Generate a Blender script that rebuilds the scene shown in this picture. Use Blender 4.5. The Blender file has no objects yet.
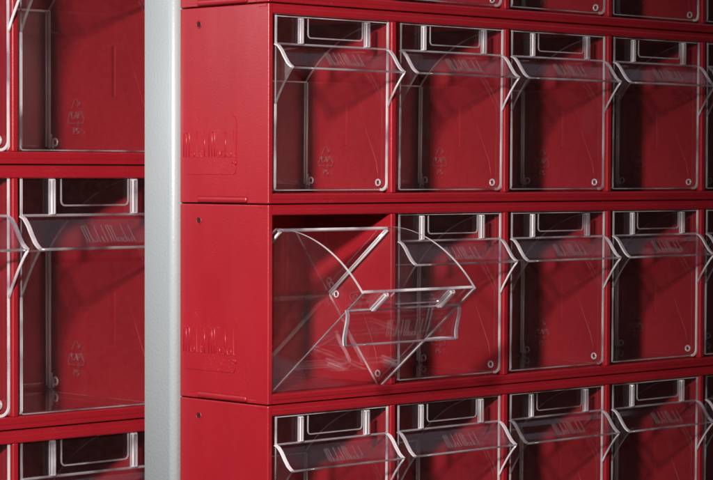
import bpy, bmesh, math, random
from mathutils import Vector, Matrix
random.seed(7)
MM = 0.001
scene = bpy.context.scene
C = bpy.data.collections.new("cabinets"); scene.collection.children.link(C)

# ------------------------------------------------------------------ materials
def new_mat(name):
    m = bpy.data.materials.new(name); m.use_nodes = True
    nt = m.node_tree; nt.nodes.clear()
    out = nt.nodes.new("ShaderNodeOutputMaterial")
    return m, nt, out
def N(nt, t, **kw):
    n = nt.nodes.new(t)
    for k, v in kw.items():
        if k in n.inputs: n.inputs[k].default_value = v
        else: setattr(n, k, v)
    return n
def mth(nt, op, a, b=None):
    n = nt.nodes.new("ShaderNodeMath"); n.operation = op
    for i, v in enumerate((a, b)):
        if v is None: continue
        if isinstance(v, (int, float)): n.inputs[i].default_value = v
        else: nt.links.new(v, n.inputs[i])
    return n.outputs[0]

def red_plastic():
    m, nt, out = new_mat("red_plastic")
    p = N(nt, "ShaderNodeBsdfPrincipled", Roughness=0.34)
    tc = N(nt, "ShaderNodeTexCoord")
    n1 = N(nt, "ShaderNodeTexNoise", Scale=18.0, Detail=5.0)
    n2 = N(nt, "ShaderNodeTexNoise", Scale=900.0, Detail=2.0)
    n3 = N(nt, "ShaderNodeTexNoise", Scale=55.0, Detail=3.0)
    nt.links.new(tc.outputs["Object"], n1.inputs["Vector"])
    nt.links.new(tc.outputs["Object"], n2.inputs["Vector"])
    mp = N(nt, "ShaderNodeMapping"); mp.inputs["Scale"].default_value = (1, 1, .22)
    nt.links.new(tc.outputs["Object"], mp.inputs["Vector"]); nt.links.new(mp.outputs[0], n3.inputs["Vector"])
    r = N(nt, "ShaderNodeValToRGB")
    r.color_ramp.elements[0].position = .3; r.color_ramp.elements[0].color = (.33, .0105, .0195, 1)
    r.color_ramp.elements[1].position = .75; r.color_ramp.elements[1].color = (.39, .013, .0245, 1)
    nt.links.new(n1.outputs[0], r.inputs[0]); n4 = N(nt, "ShaderNodeTexNoise", Scale=1500.0, Detail=1.0); nt.links.new(tc.outputs["Object"], n4.inputs["Vector"])
    n5 = N(nt, "ShaderNodeTexNoise", Scale=35.0, Detail=4.0); nt.links.new(tc.outputs["Object"], n5.inputs["Vector"])
    sp = N(nt, "ShaderNodeMapRange"); sp.inputs[1].default_value = .69; sp.inputs[2].default_value = .76; nt.links.new(n4.outputs[0], sp.inputs[0])
    pa = N(nt, "ShaderNodeMapRange"); pa.inputs[1].default_value = .45; pa.inputs[2].default_value = .7; pa.inputs[4].default_value = .45; nt.links.new(n5.outputs[0], pa.inputs[0])
    ds = mth(nt, "MULTIPLY", sp.outputs[0], pa.outputs[0])
    mx = N(nt, "ShaderNodeMix", data_type='RGBA'); nt.links.new(ds, mx.inputs[0]); nt.links.new(r.outputs[0], mx.inputs[6]); mx.inputs[7].default_value = (.55, .4, .38, 1)
    nt.links.new(mx.outputs[2], p.inputs["Base Color"])
    rr = N(nt, "ShaderNodeMapRange"); rr.inputs[3].default_value = .22; rr.inputs[4].default_value = .46
    nt.links.new(n3.outputs[0], rr.inputs[0]); nt.links.new(rr.outputs[0], p.inputs["Roughness"])
    b = N(nt, "ShaderNodeBump", Strength=0.10, Distance=0.0006)
    nt.links.new(n2.outputs[0], b.inputs["Height"])
    b2 = N(nt, "ShaderNodeBump", Strength=0.10, Distance=0.003)
    nt.links.new(n3.outputs[0], b2.inputs["Height"]); nt.links.new(b.outputs[0], b2.inputs["Normal"])
    nt.links.new(b2.outputs[0], p.inputs["Normal"])
    nt.links.new(p.outputs[0], out.inputs[0]); return m

def clear_panel():
    # thin clear plastic wall: straight-through transmission plus mirror reflection by angle, a touch of haze
    m, nt, out = new_mat("clear_plastic_wall")
    lw = N(nt, "ShaderNodeLayerWeight", Blend=.5)
    f = mth(nt, "POWER", lw.outputs["Facing"], 4.6)
    f = mth(nt, "ADD", mth(nt, "MULTIPLY", f, .9), .034)
    tc = N(nt, "ShaderNodeTexCoord")
    nz = N(nt, "ShaderNodeTexNoise", Scale=30.0, Detail=2.0)
    nt.links.new(tc.outputs["Object"], nz.inputs["Vector"])
    bp = N(nt, "ShaderNodeBump", Strength=.012, Distance=.004)
    nt.links.new(nz.outputs[0], bp.inputs["Height"])
    tr = N(nt, "ShaderNodeBsdfTransparent", Color=(.993, .988, .993, 1))
    gl = N(nt, "ShaderNodeBsdfGlossy", Color=(1, 1, 1, 1), Roughness=.025)
    nt.links.new(bp.outputs[0], gl.inputs["Normal"])
    df = N(nt, "ShaderNodeBsdfDiffuse", Color=(.8, .8, .85, 1))
    # fine dust and scuffing
    ns = N(nt, "ShaderNodeTexNoise", Scale=220.0, Detail=6.0, Roughness=.7)
    nt.links.new(tc.outputs["Object"], ns.inputs["Vector"])
    dust = N(nt, "ShaderNodeMapRange"); dust.inputs[1].default_value = .45; dust.inputs[2].default_value = .8
    dust.inputs[3].default_value = .003; dust.inputs[4].default_value = .009
    nt.links.new(ns.outputs[0], dust.inputs[0])
    ob = N(nt, "ShaderNodeObjectInfo")
    def hair(rot, sc, lo, seed):
        mp = N(nt, "ShaderNodeMapping"); mp.inputs["Rotation"].default_value = rot; mp.inputs["Scale"].default_value = sc
        vm = nt.nodes.new("ShaderNodeVectorMath"); vm.operation = "MULTIPLY_ADD"
        nt.links.new(ob.outputs["Random"], vm.inputs[0]); vm.inputs[1].default_value = (seed, seed*.7, seed*1.3)
        nt.links.new(tc.outputs["Object"], vm.inputs[2]); nt.links.new(vm.outputs[0], mp.inputs["Vector"])
        n = N(nt, "ShaderNodeTexNoise", Scale=1.0, Detail=1.0); nt.links.new(mp.outputs[0], n.inputs["Vector"])
        g = N(nt, "ShaderNodeMapRange"); g.inputs[1].default_value = lo; g.inputs[2].default_value = lo+.06; g.inputs[4].default_value = .012
        nt.links.new(n.outputs[0], g.inputs[0]); return g.outputs[0]
    h1 = hair((.7, .8, .5), (900, 30, 30), .74, 3.1); h2 = hair((.9, -.5, 1.3), (30, 30, 1100), .75, 5.7)
    dsum = mth(nt, "ADD", mth(nt, "ADD", h1, h2), dust.outputs[0])
    m1 = N(nt, "ShaderNodeMixShader"); m2 = N(nt, "ShaderNodeMixShader")
    nt.links.new(dsum, m1.inputs[0]); nt.links.new(tr.outputs[0], m1.inputs[1]); nt.links.new(df.outputs[0], m1.inputs[2])
    nt.links.new(f, m2.inputs[0]); nt.links.new(m1.outputs[0], m2.inputs[1]); nt.links.new(gl.outputs[0], m2.inputs[2])
    nt.links.new(m2.outputs[0], out.inputs[0]); return m

def clear_rim(name="clear_plastic_painted_glow", lo=.14, hi=1.0, gloss=.14, rough=.08, scale=34.0):
    # moulded edges of the clear plastic: refracting, trapped light painted in as whitish patches
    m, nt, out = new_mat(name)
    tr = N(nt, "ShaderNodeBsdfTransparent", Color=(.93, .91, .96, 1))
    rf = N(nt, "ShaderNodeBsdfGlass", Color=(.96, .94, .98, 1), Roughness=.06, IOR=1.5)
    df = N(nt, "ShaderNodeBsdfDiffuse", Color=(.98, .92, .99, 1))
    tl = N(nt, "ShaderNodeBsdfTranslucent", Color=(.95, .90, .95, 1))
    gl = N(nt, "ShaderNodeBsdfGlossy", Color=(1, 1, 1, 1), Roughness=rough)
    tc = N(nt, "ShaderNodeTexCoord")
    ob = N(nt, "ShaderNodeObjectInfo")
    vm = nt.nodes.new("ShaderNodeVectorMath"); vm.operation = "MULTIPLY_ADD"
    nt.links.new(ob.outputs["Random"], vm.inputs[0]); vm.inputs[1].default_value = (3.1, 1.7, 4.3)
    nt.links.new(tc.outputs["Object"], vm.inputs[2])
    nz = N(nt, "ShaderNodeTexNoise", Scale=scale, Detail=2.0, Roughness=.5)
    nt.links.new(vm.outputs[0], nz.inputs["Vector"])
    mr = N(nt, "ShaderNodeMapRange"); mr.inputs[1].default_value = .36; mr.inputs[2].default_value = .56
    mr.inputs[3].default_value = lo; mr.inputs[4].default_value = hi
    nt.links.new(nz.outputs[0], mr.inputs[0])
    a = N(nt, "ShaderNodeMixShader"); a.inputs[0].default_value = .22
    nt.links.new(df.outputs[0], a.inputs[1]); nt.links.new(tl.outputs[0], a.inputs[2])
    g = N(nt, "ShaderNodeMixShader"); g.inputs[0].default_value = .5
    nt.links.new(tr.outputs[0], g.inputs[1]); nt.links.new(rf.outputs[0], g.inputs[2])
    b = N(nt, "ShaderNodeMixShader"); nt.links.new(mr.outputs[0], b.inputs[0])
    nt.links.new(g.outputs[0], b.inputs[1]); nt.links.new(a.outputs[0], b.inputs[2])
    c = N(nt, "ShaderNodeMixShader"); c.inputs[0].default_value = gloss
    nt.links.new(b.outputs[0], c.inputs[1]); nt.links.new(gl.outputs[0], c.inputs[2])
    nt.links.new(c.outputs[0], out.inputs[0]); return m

def clear_mark():
    m, nt, out = new_mat("clear_plastic_relief")
    tr = N(nt, "ShaderNodeBsdfTransparent", Color=(.97, .95, .96, 1))
    df = N(nt, "ShaderNodeBsdfDiffuse", Color=(.8, .72, .75, 1))
    gl = N(nt, "ShaderNodeBsdfGlossy", Roughness=.2)
    b = N(nt, "ShaderNodeMixShader"); b.inputs[0].default_value = .032
    nt.links.new(tr.outputs[0], b.inputs[1]); nt.links.new(df.outputs[0], b.inputs[2])
    c = N(nt, "ShaderNodeMixShader"); c.inputs[0].default_value = .12
    nt.links.new(b.outputs[0], c.inputs[1]); nt.links.new(gl.outputs[0], c.inputs[2])
    nt.links.new(c.outputs[0], out.inputs[0]); return m

def clear_solid():
    m, nt, out = new_mat("clear_plastic_solid")
    p = N(nt, "ShaderNodeBsdfPrincipled", Roughness=.05, IOR=1.5)
    p.inputs["Base Color"].default_value = (.97, .96, .98, 1)
    p.inputs["Transmission Weight"].default_value = 1
    tr = N(nt, "ShaderNodeBsdfTransparent", Color=(.97, .96, .97, 1))
    mx = N(nt, "ShaderNodeMixShader"); mx.inputs[0].default_value = .9
    nt.links.new(p.outputs[0], mx.inputs[1]); nt.links.new(tr.outputs[0], mx.inputs[2])
    nt.links.new(mx.outputs[0], out.inputs[0]); return m

def grey_paint():
    m, nt, out = new_mat("grey_powder_coat")
    p = N(nt, "ShaderNodeBsdfPrincipled", Roughness=.42)
    p.inputs["Coat Weight"].default_value = .5; p.inputs["Coat Roughness"].default_value = .3; p.inputs["Coat IOR"].default_value = 1.9
    p.inputs["Base Color"].default_value = (.40, .445, .485, 1)
    tc = N(nt, "ShaderNodeTexCoord")
    n2 = N(nt, "ShaderNodeTexNoise", Scale=620.0, Detail=2.0)
    nt.links.new(tc.outputs["Object"], n2.inputs["Vector"])
    b = N(nt, "ShaderNodeBump", Strength=.3, Distance=.0006)
    nt.links.new(n2.outputs[0], b.inputs["Height"]); nt.links.new(b.outputs[0], p.inputs["Normal"])
    nt.links.new(p.outputs[0], out.inputs[0]); return m

def bore_shade():
    m, nt, out = new_mat("painted_bore_shade")
    p = N(nt, "ShaderNodeBsdfPrincipled", Roughness=.8)
    p.inputs["Base Color"].default_value = (.02, .004, .005, 1)
    nt.links.new(p.outputs[0], out.inputs[0]); return m

FAINT = clear_rim("clear_plastic_faint_painted_glow", .03, .32, .2, .06)  # fainter copy, less edge glow painted in
PIN = clear_rim("clear_plastic_painted_glint", .75, 1.0, .3, .1)  # brighter copy, white glint painted in for pins and rear corners
RED, WALL, RIM, MARK, SOLID, GREY, DARK = red_plastic(), clear_panel(), clear_rim(), clear_mark(), clear_solid(), grey_paint(), bore_shade()

# ------------------------------------------------------------------ mesh helpers (millimetres in, metres out)
def obj(name, bm, mats, parent=None, smooth=False, loc=None):
    bmesh.ops.recalc_face_normals(bm, faces=bm.faces[:])
    me = bpy.data.meshes.new(name)
    bmesh.ops.scale(bm, vec=(MM, MM, MM), verts=bm.verts[:])
    bm.to_mesh(me); bm.free()
    for m in (mats if isinstance(mats, (list, tuple)) else [mats]): me.materials.append(m)
    if smooth:
        for p in me.polygons: p.use_smooth = True
    o = bpy.data.objects.new(name, me); C.objects.link(o)
    if parent: o.parent = parent
    if loc: o.location = Vector(loc) * MM
    return o
def add_box(bm, x0, x1, y0, y1, z0, z1, bev=0.0, seg=2, mi=0):
    r = bmesh.ops.create_cube(bm, size=1.0)
    vs = r["verts"]
    for v in vs:
        v.co = Vector((x0 if v.co.x < 0 else x1, y0 if v.co.y < 0 else y1, z0 if v.co.z < 0 else z1))
    fs = set(f for v in vs for f in v.link_faces)
    for f in fs: f.material_index = mi
    if bev:
        es = list(set(e for v in vs for e in v.link_edges))
        bmesh.ops.bevel(bm, geom=es, offset=bev, segments=seg, profile=.5, affect='EDGES')
def add_prism(bm, pts, axis, a0, a1, mi_cap=0, mi_edge=0):
    """closed outline pts (2D) extruded along axis ('x': pts are (y,z); 'y': pts are (x,z))"""
    def P(p, a): return (a, p[0], p[1]) if axis == 'x' else ((p[0], a, p[1]) if axis == 'y' else (p[0], p[1], a))
    A = [bm.verts.new(P(p, a0)) for p in pts]; B = [bm.verts.new(P(p, a1)) for p in pts]
    n = len(pts)
    f = bm.faces.new(A); f.material_index = mi_cap
    f = bm.faces.new(B[::-1]); f.material_index = mi_cap
    for i in range(n):
        f = bm.faces.new((A[i], B[i], B[(i+1) % n], A[(i+1) % n])); f.material_index = mi_edge
def add_tube(bm, pts, r, closed=False, k=6, mi=0):
    pts = [Vector(p) for p in pts]; n = len(pts); rings = []
    for i, p in enumerate(pts):
        a = pts[(i-1) % n] if (closed or i > 0) else p
        b = pts[(i+1) % n] if (closed or i < n-1) else p
        t = (b - a).normalized()
        u = t.orthogonal().normalized() if not rings else (lu - t * lu.dot(t)).normalized()
        lu = u; w = t.cross(u)
        rings.append([bm.verts.new(p + (u*math.cos(2*math.pi*j/k) + w*math.sin(2*math.pi*j/k))*r) for j in range(k)])
    for i in range(n if closed else n-1):
        R0, R1 = rings[i], rings[(i+1) % n]
        for j in range(k):
            f = bm.faces.new((R0[j], R0[(j+1) % k], R1[(j+1) % k], R1[j])); f.material_index = mi; f.smooth = True
    if not closed:
        bm.faces.new(rings[0][::-1]).material_index = mi; bm.faces.new(rings[-1]).material_index = mi
def add_ribbon(bm, pts, w, fn, d0, d1, closed=False, mi=0):
    """flat strip of width w along a 2D polyline, given depth d0..d1 by fn(p, d) -> 3D"""
    n = len(pts); L = []; R = []
    for i in range(n):
        a = pts[(i-1) % n] if (closed or i > 0) else pts[i]
        b = pts[(i+1) % n] if (closed or i < n-1) else pts[i]
        t = Vector((b[0]-a[0], b[1]-a[1])).normalized(); q = Vector((-t.y, t.x)) * (w/2)
        L.append((pts[i][0]+q.x, pts[i][1]+q.y)); R.append((pts[i][0]-q.x, pts[i][1]-q.y))
    V = [[bm.verts.new(fn(p, d)) for p in S] for S in (L, R) for d in (d0, d1)]
    l0, l1, r0, r1 = V
    for i in range(n if closed else n-1):
        j = (i+1) % n
        for q in ((l0[i], l0[j], r0[j], r0[i]), (l1[i], r1[i], r1[j], l1[j]), (l0[i], l1[i], l1[j], l0[j]), (r0[i], r0[j], r1[j], r1[i])):
            bm.faces.new(q).material_index = mi
    if not closed:
        for i in (0, n-1): bm.faces.new((l0[i], r0[i], r1[i], l1[i])).material_index = mi
def arc(cx, cz, r, a0, a1, n=6):
    return [(cx + r*math.cos(math.radians(a0+(a1-a0)*i/n)), cz + r*math.sin(math.radians(a0+(a1-a0)*i/n))) for i in range(n+1)]
def thing(name, label, cat, loc=(0, 0, 0), group=None):
    o = bpy.data.objects.new(name, None); C.objects.link(o)
    o.empty_display_size = .02
    o.location = Vector(loc) * MM; o["label"] = label; o["category"] = cat
    if group: o["group"] = group
    return o
def copy_tree(o, parent=None):
    c = o.copy(); C.objects.link(c)
    if parent: c.parent = parent
    for ch in list(o.children): copy_tree(ch, c)
    return c

# ------------------------------------------------------------------ the moulded wordmark (strokes in a 48 x 15 mm field)
def bowl(u, w, h): return [(u, h*.15), (u+w*.2, 0), (u+w*.8, 0), (u+w, h*.25), (u+w, h*.8), (u+w*.75, h), (u+w*.2, h), (u, h*.8), (u, h*.15)]
WORD = [
    [(0, 0), (0, 13.6), (.9, 14.2), (2.3, 13.4), (2.3, 0)], [(2.3, 13.4), (3.8, 14.6), (5, 13.6), (5, 0)],            # M
    [(6.3, 3.3), (6.3, .8), (7.2, 0), (8.8, 0), (9.6, 1)], [(9.6, 3.3), (9.6, 0)],                                    # u
    [(11.7, 14.7), (11.7, .8), (12.6, 0)],                                                                             # l
    [(15, 5), (15, .8), (16.2, 0)], [(13.8, 3.3), (16.4, 3.3)],                                                         # t
    [(18.5, 14.7), (18.5, 0)],                                                                                         # i
    [(22.4, 0), (22.4, 14), (23.4, 14.6), (24.9, 13.8), (24.9, 0)], [(24.9, 13.8), (26, 14.6), (27.2, 14), (27.2, 0)], # M
    bowl(28.8, 3, 3.4),                                                                                                # o
    bowl(33.2, 3.4, 3.4), [(36.6, 0), (36.6, 14.4)],                                                                    # d
    [(38.2, 3.3), (38.2, .8), (39, 0), (40.6, 0), (41.4, 1)], [(41.4, 3.3), (41.4, 0)],                                # u
    [(43.6, 14.7), (43.6, .8), (44.6, 0)],                                                                             # l
]
SMALL = [[(42, -3.6), (43.8, -3.6), (43.4, -2.6), (42.4, -2.6), (42, -3.6), (42.6, -4.8), (43.8, -4.8)], [(45.2, -2), (45.2, -4.8)]]
def add_word(bm, fn, s, w, d, extra=True):
    for st in WORD + (SMALL if extra else []):
        add_ribbon(bm, [(p[0]*s, p[1]*s) for p in st], w, fn, -.3, d)

# ------------------------------------------------------------------ housing modules
def make_housing(label, cat, group, X0, Z0, cells, pitch, h, depth, s, side_detail=True):
    t = thing("bin_cabinet", label, cat, (X0, 0, Z0), group)
    W = cells*pitch + .7 + 3
    g = .3*s
    tw = 3.4                                       # outer wall
    bm = bmesh.new(); add_box(bm, 0, tw, 0, depth, g, h-g, .7, 3)
    # raised latch tab along the foot of the side, with its stepped seam
    add_box(bm, -1.8, .5, 17*s, 60*s, .7, 4.2*s, 1.5, 5)
    add_box(bm, -.35, .5, 10*s, 17.2*s, .5, 2.4, .25, 2); add_box(bm, -.35, .5, 60*s, 70*s, .5, 2.4, .25, 2)
    add_box(bm, -.35, .5, 1.2*s, 8*s, h-2.2, h-.5, .25, 2)
    # shallow raised plate behind the wordmark
    plate = arc(66*s, 45*s, 7, 0, 90, 6)[:]
    pl = [(p[0], p[1]) for p in arc(66*s, 44.5*s, 6.5*s, 0, 90)] + [(p[0], p[1]) for p in arc(33*s, 44.5*s, 6.5*s, 90, 180)] + arc(30*s, 19.5*s, 3*s, 180, 270) + arc(69*s, 19.5*s, 3*s, 270, 360)
    add_prism(bm, pl, 'x', -.42, .3)
    sp = obj("side_panel", bm, RED, t)
    bm = bmesh.new()
    for st in WORD + SMALL: add_tube(bm, [(-.3, 72.4*s-p[0]*s, (26.5+p[1])*s) for p in st], .42*s, False, 8)
    obj("lettering", bm, RED, sp)
    # screw hole near the upper rear corner: moulded ring, its shaded bore painted as a dark disc
    bm = bmesh.new()
    add_tube(bm, [(-.05, 59.3*s+2.0*math.cos(a*math.pi/10), h-9.8*s+2.0*math.sin(a*math.pi/10)) for a in range(20)], .35, True, 6, 0)
    r = bmesh.ops.create_cone(bm, cap_ends=True, segments=20, radius1=1.5, radius2=1.5, depth=.5, matrix=Matrix.Translation((-.0, 59.3*s, h-9.8*s)) @ Matrix.Rotation(math.pi/2, 4, 'Y'))
    for v in r["verts"]:
        for f in v.link_faces: f.material_index = 1
    obj("screw_hole", bm, [RED, DARK], sp)
    bm = bmesh.new(); add_box(bm, W-tw, W, 0, depth, g, h-g, .7, 3); obj("side_panel", bm, RED, t)
    # floor and ceiling plates with a stepped front edge that forms the ribbed rail
    bm = bmesh.new()
    b = 6.0*s
    prof = [(.9, g), (.25, g+.35), (.25, b*.42), (0, b*.52), (0, b-.9), (.35, b-.25), (1.1, b), (depth-2, b), (depth-2, g)]
    add_prism(bm, prof, 'x', tw-.2, W-tw+.2); obj("bottom_panel", bm, RED, t)
    bm = bmesh.new()
    c = h-6.2*s
    prof = [(.9, h-g), (.25, h-g-.35), (.25, h-b*.40), (0, h-b*.5), (0, c+1.0), (.3, c+.3), (1.2, c), (depth-2, c), (depth-2, h-g)]
    add_prism(bm, prof, 'x', tw-.2, W-tw+.2); obj("top_panel", bm, RED, t)
    bm = bmesh.new(); add_box(bm, .4, W-.4, depth-2.1, depth-.1, g+.2, h-g-.2); obj("back_panel", bm, RED, t)
    bm = bmesh.new()
    add_box(bm, -2, 2, .05, depth-2, b-.1, c+.1, .8, 3)
    # stop rib and slanted moulding line on the left face of each divider
    add_box(bm, -2.7, -1.5, 37.5*s, 40*s, 34*s, 59*s, .3, 2)
    add_tube(bm, [(-2, 30*s, 61*s), (-2, 21*s, 42*s), (-2, 13*s, 25*s), (-2, 11.5*s, 18*s), (-2, 11.5*s, 9*s)], .28, False, 6)
    first = obj("divider", bm, RED, t, loc=(.7+pitch, 0, 0))
    for n in range(2, cells):
        d = first.copy(); C.objects.link(d); d.parent = t; d.location = Vector((.7+n*pitch, 0, 0))*MM
    return t

# ------------------------------------------------------------------ clear tilt-out bins
def make_bin(W, H, D, s, label, group):
    py, pz = 7*s, 4.6*s
    root = thing("tilt_out_bin", label, "storage bin", (0, 0, 0), group)
    def at(bm): bmesh.ops.translate(bm, vec=(-W/2, -py, -pz), verts=bm.verts[:]); return bm
    k = H/98.0
    T = 1.7*s**.5
    gus = [(0, 48.6*k), (-.8*s, 50.2*k), (-3*s, 54.2*k), (-7*s, 60.2*k), (-11.2*s, 65.6*k), (-13.6*s, 68.2*k)]
    lipo = [(-14.2*s, 69.1*k), (-12.6*s, 69.9*k), (-10.6*s, 71.4*k), (-8*s, 74.6*k), (-5.2*s, 78.6*k), (-2.6*s, 81.2*k), (0, 82.2*k)]
    r0 = math.hypot(py, H-pz); r1 = math.hypot(D-py, 65*k-pz)
    a0 = math.degrees(math.atan2(H-pz, -py)); a1 = math.degrees(math.atan2(65*k-pz, D-py))
    top = []
    for i in range(21):
        a = a0+(a1-a0)*i/20; r = r0+(r1-r0)*i/20
        top.append((py+r*math.cos(math.radians(a)), pz+r*math.sin(math.radians(a))))
    q = 4*s
    prof = arc(2.5*s, 2.5*s, 2.5*s, 270, 180, 5) + gus + lipo + top + [(D, q)] + arc(D-q, q, q, 0, -90, 5)[1:]
    # shell
    bm = bmesh.new()
    add_prism(bm, prof, 'x', 0, T, 0, 1)
    for f in bm.faces:
        c = f.calc_center_median()
        if f.material_index == 1 and c.y < -.3*s and c.z < 68.5*k: f.material_index = 2  # left gusset edges get the fainter painted glow
    bm.faces.ensure_lookup_table(); add_prism(bm, prof, 'x', W-T, W, 0, 1)
    # front wall between the sides
    add_box(bm, T, W-T, .35, .35+T*.9, .6, H-.2, 0, 1, 0)
    # back and floor, joined by a rounded corner
    sec = [(D-T, 65*k-.4), (D-T, q+1)] + arc(D-T-q, q+T*.9, q, 0, -90, 5)[1:] + [(2.3, T*.9), (2.3, .05), (D-q, .05)] + arc(D-q, q, q-.05, -90, 0, 5)[1:] + [(D-.05, 65*k-.4)]
    add_prism(bm, sec, 'x', T, W-T, 0, 0)
    add_box(bm, T, W-T, D-T-.15, D-.02, 65*k-1.2*s, 65*k-.1, .2, 1, 1)
    add_box(bm, T, W-T, .2, .35+T, H-.7*s, H-.1, .15, 1, 1)
    # rounded vertical corner where the back meets the sides, its glint painted in
    for x in (T+.75*s, W-T-.75*s):
        add_tube(bm, [(x, D-T-.5*s, q*.6), (x, D-T-.5*s, 30*k), (x, D-T-.5*s, 65*k-1)], .85*s, False, 12, 3)
        add_tube(bm, [(x+1.6*s*(1 if x < W/2 else -1), D-T-.2*s, q*.8), (x+1.6*s*(1 if x < W/2 else -1), D-T-.2*s, 65*k-1)], .4*s, False, 8, 3)
    cr = [(p[0], p[1]) for p in lipo]
    cin = [(p[0]+.75*s, p[1]-.5*s) for p in lipo]
    for xa, xb in ((-.05, T+.3*s), (W-T-.3*s, W+.05)): add_prism(bm, cr + cin[::-1], 'x', xa, xb, 1, 1)
    add_tube(bm, [(W-T*.5, p[0]-.1, p[1]) for p in gus], .62*s, False, 8, 1)  # thickens the right gusset edge and its painted glow
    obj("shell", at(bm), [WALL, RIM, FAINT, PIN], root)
    # rounded rim round the front wall: thin on the left and top, thick down the right
    rad = 4.2*s
    fy = lambda p, d: (p[0], d, p[1])
    bm = bmesh.new()
    add_ribbon(bm, [(T*.5, H-T*.3), (T*.5, 50*k)] + arc(1.6*s+T*.3, 1.6*s+T*.3, 1.6*s, 180, 250, 5), T*.4, fy, -.15, .3, False, 1)
    add_ribbon(bm, [(1.0*s+T*.3, T*.32), (W*.4, T*.32), (W-rad-2, T*.32)], T*.38, fy, -.2, .3, False, 1)
    add_ribbon(bm, [(W-rad-2, T*.36)] + arc(W-rad-T*.6, rad+T*.3, rad, 270, 360, 8) + [(W-T*.6, 30*k), (W-T*.6, 49*k), (W-T*.6, 65*k), (W-T*.6, H-T*.3)], T*.8, fy, -.3, .3, False, 0)
    obj("front_rim", at(bm), [RIM, FAINT], root)  # ribbons carry painted edge glow, fainter at left and bottom
    # label holder: two posts and a U-shaped card slot, on the strip over the lip
    lz = 82.2*k
    bm = bmesh.new()
    for x0, x1 in ((.198*W, .232*W), (.775*W, .815*W)):
        add_box(bm, x0, x1, -1.9*s, .34, lz+.4, H-1, .75*s, 4, 1)
        first_post = x0 < W/2
        add_box(bm, x0-.15*s, x0+.3*s, -.5*s, .34, lz+.4, H-1, .1, 1, 2)
        add_box(bm, x1-.5*s, x1+.15*s, -.9*s, .34, lz+.4, H-1, .2, 2, 0 if first_post else 2)  # post edge strips, highlight painted in, fainter on the second post
    ux0, ux1, uz, ur = .283*W, .76*W, lz+4.0*k, 2.2*s
    U = [(ux0, H-1.1)] + arc(ux0+ur, uz+ur, ur, 180, 270) + arc(ux1-ur, uz+ur, ur, 270, 360) + [(ux1, H-1.1)]
    add_tube(bm, [(p[0], .1, p[1]) for p in U], .4*s, False, 8, 2)
    add_tube(bm, [(T, .0, lz), (W*.5, 0, lz), (W-T, .0, lz)], .6*s, False, 8, 2)  # tube along the lip root, pale highlight streak painted in
    for f in bm.faces: f.smooth = f.material_index == 1
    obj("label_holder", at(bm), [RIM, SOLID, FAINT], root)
    # slanted pull lip
    th = 1.5*s**.5
    ins = [(p[0]+th*.75, p[1]-th*.75) for p in lipo[1:-1]]
    bm = bmesh.new()
    out = lipo[:-1] + [(.2, 82.0*k)]
    inn = [(-13.2*s, 68.0*k)] + ins + [(.2, 82.0*k-th*1.3)]
    n = len(out)
    add_prism(bm, out + inn[::-1], 'x', T+.02, W-T-.02, 0, 0)
    add_tube(bm, [(T, -13.6*s, 68.6*k), (W*.5, -13.6*s, 68.6*k), (W-T, -13.6*s, 68.6*k)], .62*s, False, 8, 2)  # tube along the lip tip, its bright streak painted in
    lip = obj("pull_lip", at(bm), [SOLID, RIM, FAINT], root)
    bm = bmesh.new()
    p0 = Vector((0, -11.2*s, 71.2*k)); dv = Vector((0, 8*s, 10*k)).normalized(); nv = Vector((0, -dv.z, dv.y))
    ls = .68*s*.9
    add_word(bm, lambda p, d: tuple(p0 + Vector((W*.36+p[0], 0, 0)) + dv*p[1] + nv*d), ls, .3*s, .35, False)
    obj("lettering", at(bm), MARK, lip)
    # pivot pins at the front and feet at the back, on both sides
    def pin(x):
        bm = bmesh.new()
        R = 1.75*s
        add_tube(bm, [(x, py+R*math.cos(a*math.pi/9), pz+R*math.sin(a*math.pi/9)) for a in range(18)], .55*s, True, 8)
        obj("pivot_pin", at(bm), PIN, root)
        bm = bmesh.new()
        cy, cz = D-5.0*s, 5.2*s
        add_tube(bm, [(x, cy+R*math.cos(a*math.pi/9), cz+R*math.sin(a*math.pi/9)) for a in range(18)], .5*s, True, 8)
        add_tube(bm, [(x, cy+R+1.2*s, cz+4*s), (x, cy+R+1.2*s, cz-1*s), (x, cy+R-.4*s, cz-3*s)], .55*s, False, 8)
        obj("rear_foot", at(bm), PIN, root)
    pin(.2); pin(W-.2-T*.6)
    # recycling mark on the right wall: triangle of arrows, letters, and letters below
    bm = bmesh.new()
    fx = W-T-.05
    oy, oz = D*.735, 13.0*s
    def on(p, d): return (fx-d, oy-p[0]*s*1.12, oz+p[1]*s*1.12)
    tri = [[(-4.6, 1.0), (-5.6, 2.6), (-3.6, 6)], [(-5.0, 4.9), (-3.6, 6), (-3.1, 4.4)],
           [(-2.9, 7.4), (-.7, 11.2), (.7, 11.2), (2.3, 8.4)], [(.9, 8.7), (2.3, 8.4), (2.7, 9.9)],
           [(3.4, 6.4), (5.6, 2.6), (4.6, 1.0), (1, 1.0)], [(2, 2.0), (1, 1.0), (2, 0)], [(-4.6, 1.0), (-1, 1.0)]]
    let = [[(-1.5, 5.6), (-2.2, 5.9), (-2.9, 5.4), (-2.9, 3.5), (-2.2, 3), (-1.5, 3.3)],
           [(-1, 3), (0, 5.9), (1, 3)], [(-.6, 4), (.6, 4)],
           [(1.5, 3), (1.5, 5.9), (2.6, 5.9), (2.9, 5.2), (2.6, 4.4), (1.5, 4.4)],
           [(-1.6, -3.6), (-1.6, -1), (-.5, -1), (-.2, -1.7), (-.5, -2.4), (-1.6, -2.4)],
           [(1.7, -1.3), (1.1, -1), (.5, -1.4), (.6, -2), (1.6, -2.6), (1.7, -3.2), (1.1, -3.6), (.4, -3.3)]]
    for st in tri + let: add_ribbon(bm, st, .48*s**.3, on, -.1, .3)
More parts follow.
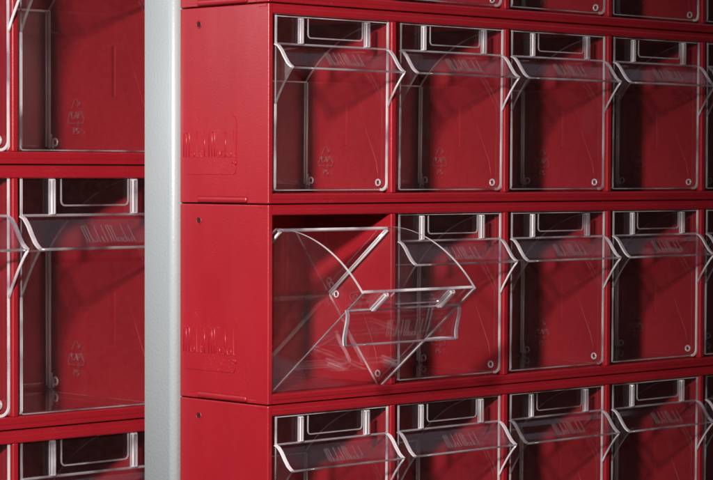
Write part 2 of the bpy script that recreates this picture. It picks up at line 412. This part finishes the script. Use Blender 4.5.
    obj("recycling_mark", at(bm), MARK, root)
    return root

ORD = ["first", "second", "third", "fourth", "fifth", "sixth"]
P, H, DEP = 98.0, 112.0, 76.2
rows = [("top", 112.0), ("upper", 0.0), ("middle", -112.0), ("bottom", -224.0)]
hl = ["red bin cabinet at the very top, only its lower edge in view",
      "red bin cabinet whose four clear bins all hang closed under the top rail",
      "red bin cabinet that holds the one clear bin tilted open",
      "red bin cabinet directly below the open bin, cut off by the picture's bottom"]
first_h = None
for (nm, z), l in zip(rows, hl):
    if first_h is None:
        first_h = make_housing(l, "bin cabinet", "red cabinets stacked beside the grey post", 0, z, 6, P, H, DEP, 1.0)
    else:
        c = copy_tree(first_h); c.location = Vector((0, 0, z))*MM; c["label"] = l

proto = make_bin(89.8, 98.0, 69.5, 1.0, "x", "clear bins of the right-hand cabinets")
used = False
def place_bin(x, y, z, label, ang=0.0):
    global used
    b = proto if not used else copy_tree(proto)
    used = True
    j = random.uniform
    b.location = Vector((x+j(-.35, .35), y+j(-.1, .4), z))*MM
    b.rotation_euler = (math.radians(ang if ang else j(0, .7)), 0, math.radians(j(-.12, .12))); b["label"] = label
    return b
BX, BY, BZ = 6.2+89.8/2, 2+7.0, 7.4+4.6
where = {"top": "closed clear bin along the picture's top edge, {} from the left, only its foot showing",
         "upper": "closed clear bin in the row above the open bin, {} from the grey post",
         "middle": "closed clear bin in the open bin's row, {} to its right",
         "bottom": "closed clear bin in the row below the open bin, {} from the grey post"}
for nm, z in rows:
    for n in range(5):
        if nm == "middle" and n == 0:
            place_bin(BX, BY, z+BZ, "clear bin tilted open and leaning out of the red cabinet", 51.3); continue
        if nm == "top" and n == 0: continue
        lab = where[nm].format(ORD[n-1] if nm in ("middle", "top") else ORD[n])
        place_bin(BX+n*P, BY, z+BZ, lab)

# larger bins of the second rack, further back on the left
LX, LY, LZ, LH, LP = -14.9, 216.8, 22.1, 164.0, 120.0
X0 = LX-LP
ll = ["larger red cabinet behind the grey post, uppermost, above its middle rail",
      "larger red cabinet behind the grey post, between its two visible rails",
      "larger red cabinet behind the grey post, lowest, under its lower rail"]
fh = None
for i, l in enumerate(ll):
    z = LZ-LH*i
    if fh is None:
        fh = make_housing(l, "bin cabinet", "larger red cabinets of the rear rack", X0, z, 3, LP, LH, 126.0, 1.35); fh.location.y = LY*MM; src = fh
    else:
        c = copy_tree(src); c.location = Vector((X0, LY, z))*MM; c["label"] = l
big = make_bin(112.5, 147.8, 119.0, 1.42, "x", "larger clear bins left of the grey post")
bl = [("larger clear bin beside the grey post in the upper left row", "narrow sliver of a larger clear bin at the upper left picture edge"),
      ("larger clear bin beside the grey post in the full middle left row", "narrow sliver of a larger clear bin at the middle left picture edge"),
      ("larger clear bin beside the grey post in the cut off bottom left row", "narrow sliver of a larger clear bin at the lower left picture edge")]
k = 0
for i in range(3):
    for j in range(2):
        b = big if k == 0 else copy_tree(big); k += 1
        b.location = Vector((-14.2+4.8+112.5/2-j*LP, LY+2.2+7*1.42, LZ-LH*i+8.5+4.6*1.42))*MM
        b["label"] = bl[i][j]

# grey rack post
bm = bmesh.new()
pts = arc(-5+4, 76.4+4, 4, 180, 270, 12) + arc(26-5, 76.4+5, 5, 270, 360, 8) + arc(26-1, 103-1, 1, 0, 90, 4) + arc(-5+1, 103-1, 1, 90, 180, 4)
add_prism(bm, pts, 'z', -420, 420)
o = obj("rack_post", bm, GREY)
for p in o.data.polygons:
    if len(p.vertices) == 4: p.use_smooth = True
o["label"] = "pale grey textured metal post between the two groups of red cabinets"; o["category"] = "post"

# ------------------------------------------------------------------ camera (solved from the photograph)
f_px, yaw, pitch, roll = 2359.2, 0.77123, -0.02861, 0.0026
cam = bpy.data.cameras.new("camera"); co = bpy.data.objects.new("camera", cam); C.objects.link(co)
fw = Vector((math.sin(yaw)*math.cos(pitch), math.cos(yaw)*math.cos(pitch), math.sin(pitch)))
rt = Vector((math.cos(yaw), -math.sin(yaw), 0)); up = rt.cross(fw)
R_ = rt*math.cos(roll)+up*math.sin(roll); U_ = -rt*math.sin(roll)+up*math.cos(roll)
M = Matrix((R_, U_, -fw)).transposed().to_4x4(); M.translation = Vector((-.87776, -.97334, .01787))
co.matrix_world = M
cam.sensor_width = 36; cam.lens = f_px/713*36; cam.clip_start = .02; cam.clip_end = 50
cam.dof.use_dof = True; cam.dof.focus_distance = 1.37; cam.dof.aperture_fstop = 30
scene.camera = co

# ------------------------------------------------------------------ studio light
w = bpy.data.worlds.new("World"); scene.world = w; w.use_nodes = True
w.node_tree.nodes["Background"].inputs[0].default_value = (.9, .95, 1, 1)
w.node_tree.nodes["Background"].inputs[1].default_value = .012
def area(name, loc, target, size, power, col=(1, 1, 1), sy=None):
    l = bpy.data.lights.new(name, 'AREA'); l.size = size; l.energy = power; l.color = col
    if sy: l.shape = 'RECTANGLE'; l.size_y = sy
    o = bpy.data.objects.new(name, l); C.objects.link(o)
    o.location = loc; o.rotation_euler = (Vector(target)-Vector(loc)).to_track_quat('-Z', 'Y').to_euler(); return o
kl = bpy.data.lights.new("key_lamp", 'SPOT'); kl.energy = 95; kl.color = (1, .95, .87); kl.shadow_soft_size = .04
kl.spot_size = math.radians(43); kl.spot_blend = 1
ko = bpy.data.objects.new("key_lamp", kl); C.objects.link(ko)
ko.location = (-.89, -.63, .32); ko.rotation_euler = (Vector((-.12, .06, 0))-Vector(ko.location)).to_track_quat('-Z', 'Y').to_euler()
area("side_softbox", (-.62, .66, .30), (0, .05, .05), .4, 1.5, (.92, .96, 1))
area("added_glint_strip", (-.27, -1.4, .0), (.05, 0, 0), .03, 1.0, (1, .88, .66), 1.1)  # unseen strip added to draw highlights on the rear bin corners
area("added_lip_veil_fill", (.95, -.2, .85), (.15, 0, 0), .7, .5, (.86, .82, 1))  # unseen soft light added to lay a reflected veil on the lips

# ------------------------------------------------------------------ render settings
scene.view_settings.view_transform = 'Standard'; scene.view_settings.look = 'None'
scene.view_settings.exposure = 0; scene.view_settings.gamma = 1
cy = scene.cycles
cy.max_bounces = 16; cy.transparent_max_bounces = 64; cy.transmission_bounces = 12; cy.glossy_bounces = 6; cy.diffuse_bounces = 3
cy.use_denoising = True; cy.sample_clamp_indirect = 4
